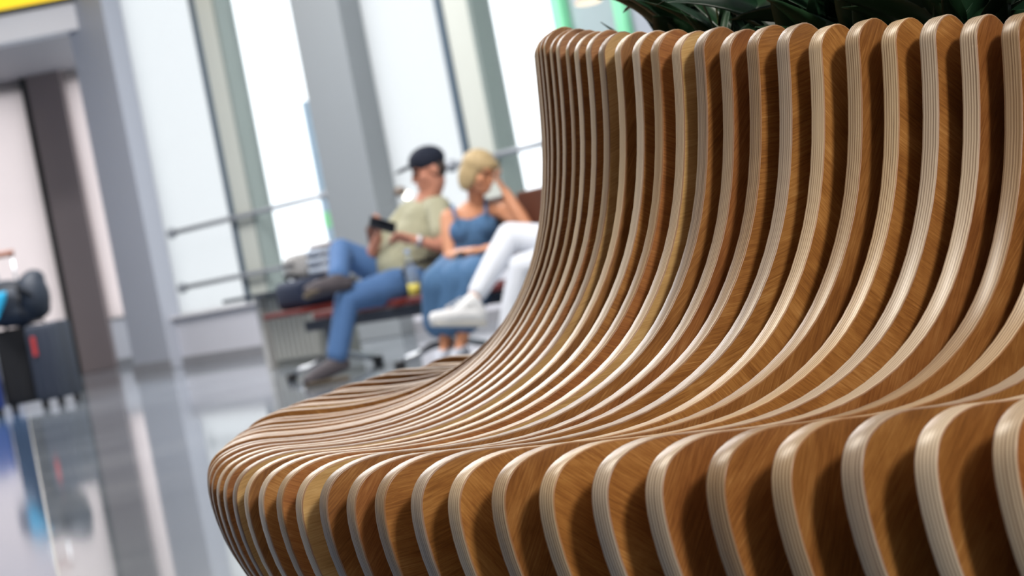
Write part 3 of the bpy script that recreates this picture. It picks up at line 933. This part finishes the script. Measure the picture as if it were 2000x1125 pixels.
# hair, cap, watch
bm = bmesh.new()
ell(bm, mh - f * 0.037 + u * 0.005, (s, f, u), (0.085, 0.080, 0.088), 16)
remesh('hair', bm, 0.008, mat('dark_brown_hair', srgb(72, 60, 54), 0.8, noise=0.2, nscale=40), man, 2)
bm = bmesh.new()
ell(bm, mh + u * 0.066 - f * 0.010, (s, f, u), (0.096, 0.120, 0.088), 18)
capm = mat('navy_cotton_cap', srgb(26, 32, 48), 0.85, noise=0.1)
hat = remesh('cap', bm, 0.008, capm, man, 2)
bm = bmesh.new()
ell(bm, mh + u * 0.048 + f * 0.138, (s, (f - u * .18).normalized(), (u + f * .18).normalized()), (0.080, 0.075, 0.013), 16)
remesh('cap_brim', bm, 0.006, capm, man, 2)
bm = bmesh.new(); d = (J['wrL'] - J['elL']).normalized(); tube(bm, [J['wrL'] - d * 0.045, J['wrL'] - d * 0.015], 0.037, 16)
w_ = put('wristwatch', fix(bm), mat('pale_steel_watch', srgb(196, 196, 200), 0.3, 0.5), man, True); w_.matrix_parent_inverse = Matrix.Translation(-man.location)
ph = thing('phone', V((-0.700, 14.93, 0.872)), 'dark phone held up in both hands of the capped man', 'phone')
ph.rotation_euler = (math.radians(48), math.radians(26), math.radians(12))
put('phone_body', fix(B(-0.085, 0.085, -0.045, 0.045, -0.008, 0.008, bev=0.004)), mat('dark_phone_case', srgb(34, 38, 46), 0.35), ph, True)
put('screen', fix(B(-0.078, 0.078, -0.039, 0.039, 0.0082, 0.0088)), mat('phone_glass', srgb(18, 20, 26), 0.1), ph)

# ---- the woman in the blue dress
wom = thing('person', RP(1.9, -0.30, 0.0), 'person with blond bob in blue sleeveless dress leaning cheek on hand', 'person')
sk2 = skin('tanned_skin', 204, 142, 106)
wh = V((-0.055, 14.38, 1.060)); wf = V((0.62, -0.72, -0.36)); wu = V((0.20, 0.0, 1))
J = dict(pel=V((-0.254, 14.5, 0.49)), ch=V((-0.165, 14.48, 0.725)), nk=V((-0.110, 14.46, 0.885)),
         shR=V((-0.285, 14.53, 0.830)), elR=V((-0.319, 14.40, 0.600)), wrR=V((-0.164, 14.15, 0.610)),
         shL=V((0.035, 14.42, 0.815)), elL=V((0.150, 14.13, 0.690)), wrL=V((0.068, 14.22, 0.915)),
         hipR=V((-0.33, 14.5, 0.49)), knR=V((-0.385, 14.08, 0.47)), anR=V((-0.440, 14.14, 0.095)), toR=V((-0.485, 13.97, 0.040)),
         hipL=V((-0.18, 14.45, 0.49)), knL=V((-0.205, 13.99, 0.47)), anL=V((-0.350, 14.05, 0.095)), toL=V((-0.395, 13.87, 0.040)))
bm = bmesh.new()
s, f, u = head(bm, wh, wf, wu, 1.08)
chain(bm, [wh + u * -0.07 - f * 0.03, J['nk'], J['ch'] + V((0.01, 0, 0.10))], [0.048, 0.050, 0.085])
chain(bm, [J['ch'] + V((0, 0, .06)), J['ch'], J['pel']], [0.115, 0.125, 0.13])
for a in 'LR':
    chain(bm, [J['sh' + a], J['sh' + a].lerp(J['el' + a], .4), J['el' + a], J['el' + a].lerp(J['wr' + a], .4), J['wr' + a]], [0.056, 0.055, 0.040, 0.040, 0.026])
    cap(bm, J['nk'] - V((0, 0, .055)), J['sh' + a], 0.045, 0.052)
    chain(bm, [J['hip' + a], J['kn' + a], J['kn' + a].lerp(J['an' + a], .35), J['an' + a]], [0.085, 0.055, 0.052, 0.034])
    foot(bm, J['an' + a], J['to' + a], r=0.028)
hand(bm, J['wrR'], V((0.9, -0.4, 0.1)), V((0.1, 0.3, -0.9)), 0.4, 1, 0.92)
hand(bm, J['wrL'], V((-0.40, 0.20, 0.95)), V((-0.9, 0.3, 0.1)), 0.7, -1, 0.92)
remesh('body', bm, 0.0055, sk2, wom, 3)
eyes(wh, s, f, u, wom, 1.08)
M_dress = mat('blue_chambray', srgb(76, 112, 150), 0.85, noise=0.10, nscale=8, bump=0.3, bscale=14)
bm = bmesh.new()
chain(bm, [J['ch'] + V((0.005, -.010, -.020)), J['ch'] + V((0, 0, -.08)), J['pel'] + V((0, 0, .03))], [0.142, 0.140, 0.158])
for q in (-1, 1):
    ball(bm, J['ch'] + V((0.068 * q + .01, -0.080, 0.012)), 0.080)
cap(bm, J['hipL'], J['hipR'], 0.135, 0.135)
chain(bm, [J['hipR'], J['knR'] + V((-.02, 0, 0.0)), J['anR'] + V((0.0, 0.02, 0.16))], [0.13, 0.105, 0.105])
chain(bm, [J['hipL'], J['knL'] + V((.02, 0, 0.0)), J['anL'] + V((0.05, 0.0, 0.16))], [0.13, 0.105, 0.105])
chain(bm, [J['pel'] + V((.0, -.1, 0)), (J['knR'] + J['knL']) / 2, (J['anR'] + J['anL']) / 2 + V((.02, 0, .16))], [0.12, 0.105, 0.105])
remesh('dress', bm, 0.008, M_dress, wom, 5)
for a, q in (('R', -1), ('L', 1)):
    bm = bmesh.new()
    tube(bm, [J['ch'] + V((0.082 * q + .01, -0.140, 0.050)), J['ch'] + V((0.092 * q + .01, -0.105, 0.11)), J['ch'] + V((0.098 * q + .01, -0.050, 0.165)), J['ch'] + V((0.10 * q + .01, 0.02, 0.175)), J['ch'] + V((0.09 * q, 0.10, 0.08))], 0.011, 8)
    k = put('dress_strap', fix(bm), M_dress, wom, True); k.matrix_parent_inverse = Matrix.Translation(-wom.location)
    bm = bmesh.new(); foot(bm, J['an' + a] - V((0, 0, .02)), J['to' + a], r=0.036)
    remesh('shoe', bm, 0.007, mat('pale_grey_canvas_shoe', srgb(190, 194, 204), 0.8) if a == 'R' else bpy.data.materials['pale_grey_canvas_shoe'], wom, 2)
bm = bmesh.new()
E2 = lambda ds, df, du, rs, rf, ru: ell(bm, wh + s * ds + f * df + u * du, (s, f, u), (rs, rf, ru), 16)
E2(0, -0.020, 0.045, 0.100, 0.110, 0.088)
for q in (-1, 1):
    E2(q * 0.070, -0.035, -0.03, 0.034, 0.066, 0.095)
    E2(q * 0.062, 0.000, -0.01, 0.030, 0.050, 0.080)
E2(0, -0.085, -0.04, 0.080, 0.045, 0.095)
E2(-0.015, 0.066, 0.052, 0.066, 0.034, 0.036)
remesh('hair', bm, 0.008, mat('blond_hair', srgb(184, 160, 118), 0.6, noise=0.18, nscale=30), wom, 3)

# ---- person in white trousers, mostly behind the bench
sit = thing('person', RP(3.36, -0.42, 0.0), 'person in white trousers and white sneakers, legs crossed, half hidden by bench', 'person')
sk3 = skin('fair_skin', 206, 160, 134)
P0 = RP(3.36, -0.42, 0)
J = dict(pel=V((P0.x, P0.y, 0.50)), ch=V((P0.x + .03, P0.y + .04, 0.78)), nk=V((P0.x + .03, P0.y + .04, 0.985)),
         hipR=V((P0.x - .03, P0.y + .09, 0.50)), knR=V((0.045, 13.52, 0.655)), anR=V((-0.228, 13.30, 0.345)), toR=V((-0.425, 13.20, 0.300)),
         hipL=V((P0.x + .03, P0.y - .09, 0.49)), knL=V((0.075, 13.36, 0.475)), anL=V((-0.095, 13.36, 0.095)), toL=V((-0.26, 13.26, 0.042)),
         shL=V((P0.x + .12, P0.y - .14, 0.90)), shR=V((P0.x - .06, P0.y + .2, 0.90)))
J['elL'] = J['shL'] + V((0.02, -.10, -.27)); J['wrL'] = J['elL'] + V((-.20, 0.02, -.06))
J['elR'] = J['shR'] + V((0.05, .05, -.28)); J['wrR'] = J['elR'] + V((-.06, -.2, -.05))
sh_ = V((J['nk'].x - .02, J['nk'].y, 1.165)); sf = V((-.85, -.5, -.05))
bm = bmesh.new()
s, f, u = head(bm, sh_, sf, V((0, 0, 1)), 0.98)
chain(bm, [sh_ - u * 0.07 - f * 0.02, J['nk'], J['ch'] + V((0, 0, .1))], [0.05, 0.052, 0.09])
chain(bm, [J['ch'] + V((0, 0, .06)), J['ch'], J['pel']], [0.115, 0.125, 0.13])
for a in 'LR':
    chain(bm, [J['sh' + a], J['el' + a], J['wr' + a]], [0.05, 0.04, 0.027])
    cap(bm, J['nk'] - V((0, 0, .055)), J['sh' + a], 0.045, 0.05)
    chain(bm, [J['hip' + a], J['kn' + a], J['kn' + a].lerp(J['an' + a], .35), J['an' + a]], [0.085, 0.055, 0.052, 0.036])
    foot(bm, J['an' + a], J['to' + a], r=0.020, heel=V((-0.205, 13.30, 0.262)) if a == 'R' else V((-0.055, 13.375, 0.058)))
    hand(bm, J['wr' + a], V((-.8, -.4, -.1)), V((0, 0, -1)), 0.4, 1 if a == 'L' else -1, 0.92)
remesh('body', bm, 0.006, sk3, sit, 3)
eyes(sh_, s, f, u, sit)
bm = bmesh.new()
cap(bm, J['hipL'], J['hipR'], 0.13, 0.13)
for a in 'LR':
    chain(bm, [J['hip' + a], J['hip' + a].lerp(J['kn' + a], .5), J['kn' + a], J['kn' + a].lerp(J['an' + a], .4), J['an' + a].lerp(J['kn' + a], 0.16)], [0.115, 0.098, 0.078, 0.070, 0.054])
remesh('trousers', bm, 0.008, mat('white_cotton', srgb(222, 226, 234), 0.8, noise=0.04, nscale=9, bump=0.3, bscale=20), sit, 5)
bm = bmesh.new()
chain(bm, [J['nk'] - V((0, 0, .06)), J['ch'] + V((0, 0, .06)), J['ch'], J['pel'] + V((0, 0, .04))], [0.075, 0.13, 0.14, 0.15])
for a in 'LR':
    cap(bm, J['nk'] - V((0, 0, .07)), J['sh' + a], 0.06, 0.066)
    cap(bm, J['sh' + a], J['sh' + a].lerp(J['el' + a], .6), 0.066, 0.058)
remesh('top', bm, 0.009, mat('navy_top', srgb(48, 54, 72), 0.85), sit, 4)
bm = bmesh.new(); ell(bm, sh_ - f * 0.028 + u * 0.03, (s, f, u), (0.086, 0.088, 0.10), 16)
remesh('hair', bm, 0.009, mat('brown_hair', srgb(88, 66, 50), 0.7, noise=0.2, nscale=30), sit, 2)
M_snk = mat('white_sneaker_leather', srgb(226, 226, 226), 0.5, noise=0.03)
M_sole = mat('off_white_sole', srgb(206, 202, 194), 0.6)
HEEL = {'R': V((-0.205, 13.30, 0.262)), 'L': V((-0.055, 13.375, 0.058))}
for a in 'LR':
    hl, to, an = HEEL[a], J['to' + a] + (V((-.01, 0, -.004)) if a == 'R' else V((0, 0, 0))), J['an' + a]
    d = (to - hl).normalized()
    side = d.cross(V((0, 0, 1))).normalized()
    up_ = side.cross(d).normalized()
    bm = bmesh.new()
    chain(bm, [hl, hl.lerp(to, 0.45) + up_ * .008, hl.lerp(to, .8), to], [0.046, 0.047, 0.046, 0.038])
    cap(bm, hl + up_ * .01, an + V((0, 0, .0)), 0.046, 0.047)
    cap(bm, an, hl.lerp(to, .55) + up_ * .015, 0.044, 0.036)
    remesh('sneaker', bm, 0.007, M_snk, sit, 3)
    bm = bmesh.new()
    for q in (-1, 0, 1):
        p0 = hl - d * (.028 - abs(q) * .012) + side * q * .022 - up_ * .040
        p1 = to + d * (.020 - abs(q) * .022) + side * q * .026 - up_ * .030
        if a == 'L': p0.z = p1.z = 0.016
        cap(bm, p0, p0.lerp(p1, .45), 0.020, 0.018, 8); cap(bm, p0.lerp(p1, .45), p1, 0.018, 0.015, 8)
    remesh('sneaker_sole', bm, 0.007, M_sole, sit, 2)
    for k in range(4):
        c0 = an.lerp(to, 0.30 + k * 0.12) + up_ * (0.036 - .003 * k)
        bm = bmesh.new(); tube(bm, [c0 - side * .026, c0 + up_ * .010, c0 + side * .026], 0.0045, 6)
        k_ = put('lace', fix(bm), M_snk, sit, True); k_.matrix_parent_inverse = Matrix.Translation(-sit.location)

# ------------------------------------------------------------------ luggage on the left
def suitcase(loc, w, d, h, m, label, rz=0.0, handle=None):
    c = thing('suitcase', loc, label, 'suitcase', 'suitcases at the left edge', rz)
    wz = 0.065
    bm = bmesh.new(); box(bm, -w / 2, w / 2, -d / 2, d / 2, wz, h, bev=0.03, seg=3)
    put('shell', fix(bm), m, c, True)
    for fx in (-0.18, 0.0, 0.18):
        put('shell_rib', fix(B(fx * w * 1.8 - .012, fx * w * 1.8 + .012, -d / 2 - .004, -d / 2 + .004, wz + .06, h - .06, bev=0.003)), m, c)
    for sx in (-1, 1):
        for sy in (-1, 1):
            bm = bmesh.new()
            px, py = sx * (w / 2 - .05), sy * (d / 2 - .045)
            tube(bm, [(px - .016, py, .032), (px + .016, py, .032)], 0.032, 14)
            put('wheel', fix(bm), M_black, c, True)
            put('caster_fork', fix(B(px - .02, px + .02, py - .018, py + .018, .045, .075)), M_black, c)
    bm = bmesh.new(); tube(bm, [(-.07, -d / 2 + .02, h), (-.06, -d / 2 + .02, h + .025), (.06, -d / 2 + .02, h + .025), (.07, -d / 2 + .02, h)], 0.009, 8)
    put('carry_handle', fix(bm), M_black, c, True)
    put('zip_line', fix(B(-w / 2 - .002, w / 2 + .002, -.008, .008, wz + .02, h + .002)), M_black, c)
    if handle:
        for sx in (-1, 1):
            bm = bmesh.new(); tube(bm, [(sx * .075, d / 2 - .03, h - .02), (sx * .075, d / 2 - .03, handle)], 0.010, 8)
            put('telescopic_rod', fix(bm), M_steel, c, True)
        bm = bmesh.new(); tube(bm, [(-.095, d / 2 - .03, handle), (.095, d / 2 - .03, handle)], 0.026, 12)  # brown grip added where a hand would hold the handle
        k = put('grip', fix(bm), mat('brown_hand_grip', srgb(138, 92, 74), 0.5), c, True); k['label'] = 'brown grip added in place of a hand'
    return c
scA = suitcase((-4.16, 20.65, 0), 0.36, 0.26, 0.70, mat('black_nylon', srgb(20, 21, 25), 0.7, noise=0.1), 'black suitcase with tall steel handle under the dark duffel', 0.10, 1.33)
scB = suitcase((-3.855, 20.42, 0), 0.25, 0.40, 0.695, mat('dark_slate_nylon', srgb(42, 48, 60), 0.65, noise=0.08), 'dark slate suitcase with red tag right of the black one', -0.25)
k = put('luggage_tag', fix(B(-0.07, -0.03, -0.209, -0.203, 0.44, 0.60, bev=0.002)), mat('red_tag', srgb(170, 52, 50), 0.5), scB); k['label'] = 'red luggage tag'
scC = suitcase((-4.46, 20.35, 0), 0.30, 0.24, 0.48, mat('royal_blue_shell', srgb(38, 58, 120), 0.4), 'royal blue suitcase cut off by the left picture edge', 0.1)
df = thing('duffel_bag', (-4.07, 20.55, 0.70), 'slumped dark navy duffel bag lying across the two suitcases', 'bag', rz=-0.05)
bm = bmesh.new()
ell(bm, (-0.10, 0, 0.21), AX, (0.27, 0.17, 0.20), 20)
ell(bm, (0.13, -.02, 0.23), AX, (0.145, 0.16, 0.21), 20)
ell(bm, (0.155, 0, 0.37), AX, (0.10, 0.12, 0.085), 18)
ell(bm, (0.0, 0, 0.12), AX, (0.26, 0.16, 0.12), 18)
o = remesh('bag_body', bm, 0.012, mat('dark_navy_nylon', srgb(30, 38, 50), 0.6, noise=0.2, nscale=8, bump=0.5, bscale=9), None, 4)
o.parent = df
bm = bmesh.new(); tube(bm, [(-.30, -.10, .22), (-.18, -.20, .34), (.02, -.20, .36), (.16, -.17, .24)], 0.014, 8)
put('carry_strap', fix(bm), M_black, df, True)
bm = bmesh.new(); tube(bm, [(.05, -.165, .08), (.05, -.19, .22), (.05, -.15, .36)], 0.012, 8)
put('side_strap', fix(bm), M_black, df, True)
cl = thing('cyan_scarf', (-4.25, 20.33, 0.90), 'bright cyan scarf hanging over the front of the duffel bag', 'scarf')
bm = bmesh.new()
rows = []
for k in range(9):
    t = k / 8
    rows.append([bm.verts.new((-.05 + j * .03 + .05 * (1 - t) * (j - 1) + .02 * math.sin(t * 5), -.012 * math.cos(j * 1.9 + t * 4) - .02 * t, .16 - .32 * t)) for j in range(5)])
bmesh.ops.scale(bm, vec=(0.62, 1, 0.7), verts=bm.verts[:])
for A, Bq in zip(rows, rows[1:]):
    for j in range(4): bm.faces.new((A[j], A[j + 1], Bq[j + 1], Bq[j]))
r = bmesh.ops.extrude_face_region(bm, geom=bm.faces[:])
for q in r['geom']:
    if isinstance(q, bmesh.types.BMVert): q.co.y += 0.006
put('scarf_cloth', fix(bm), mat('cyan_cloth', srgb(30, 150, 190), 0.75), cl, True)

# glowing ball and housing, made up for an unidentified bright spot behind the man
wl = thing('bright_spot', OW + EW * 5.80 + NW * 0.03 + Vector((0, 0, 1.20)), 'small glowing ball in bronze housing, added for a bright spot behind the man', 'lamp')
bm = bmesh.new(); ell(bm, (0, 0.06, -0.01), AX, (0.035, 0.035, 0.035), 14)
put('glow_ball', bm, mat('spot_glow', (1, 1, 1, 1), 0.3, emit=(1, 0.97, 0.85, 1), estr=4.0), wl, True)
bm = bmesh.new(); ell(bm, (-0.05, 0.0, 0.03), AX, (0.055, 0.045, 0.045), 14)
put('glow_housing', bm, mat('bronze_housing', srgb(110, 92, 76), 0.4, 0.4), wl, True)
bm = bmesh.new(); tube(bm, [(-0.05, 0.0, 0.03), (-0.05, -0.09, 0.03)], 0.012, 8)
put('spot_bracket', fix(bm), M_steel, wl, True)
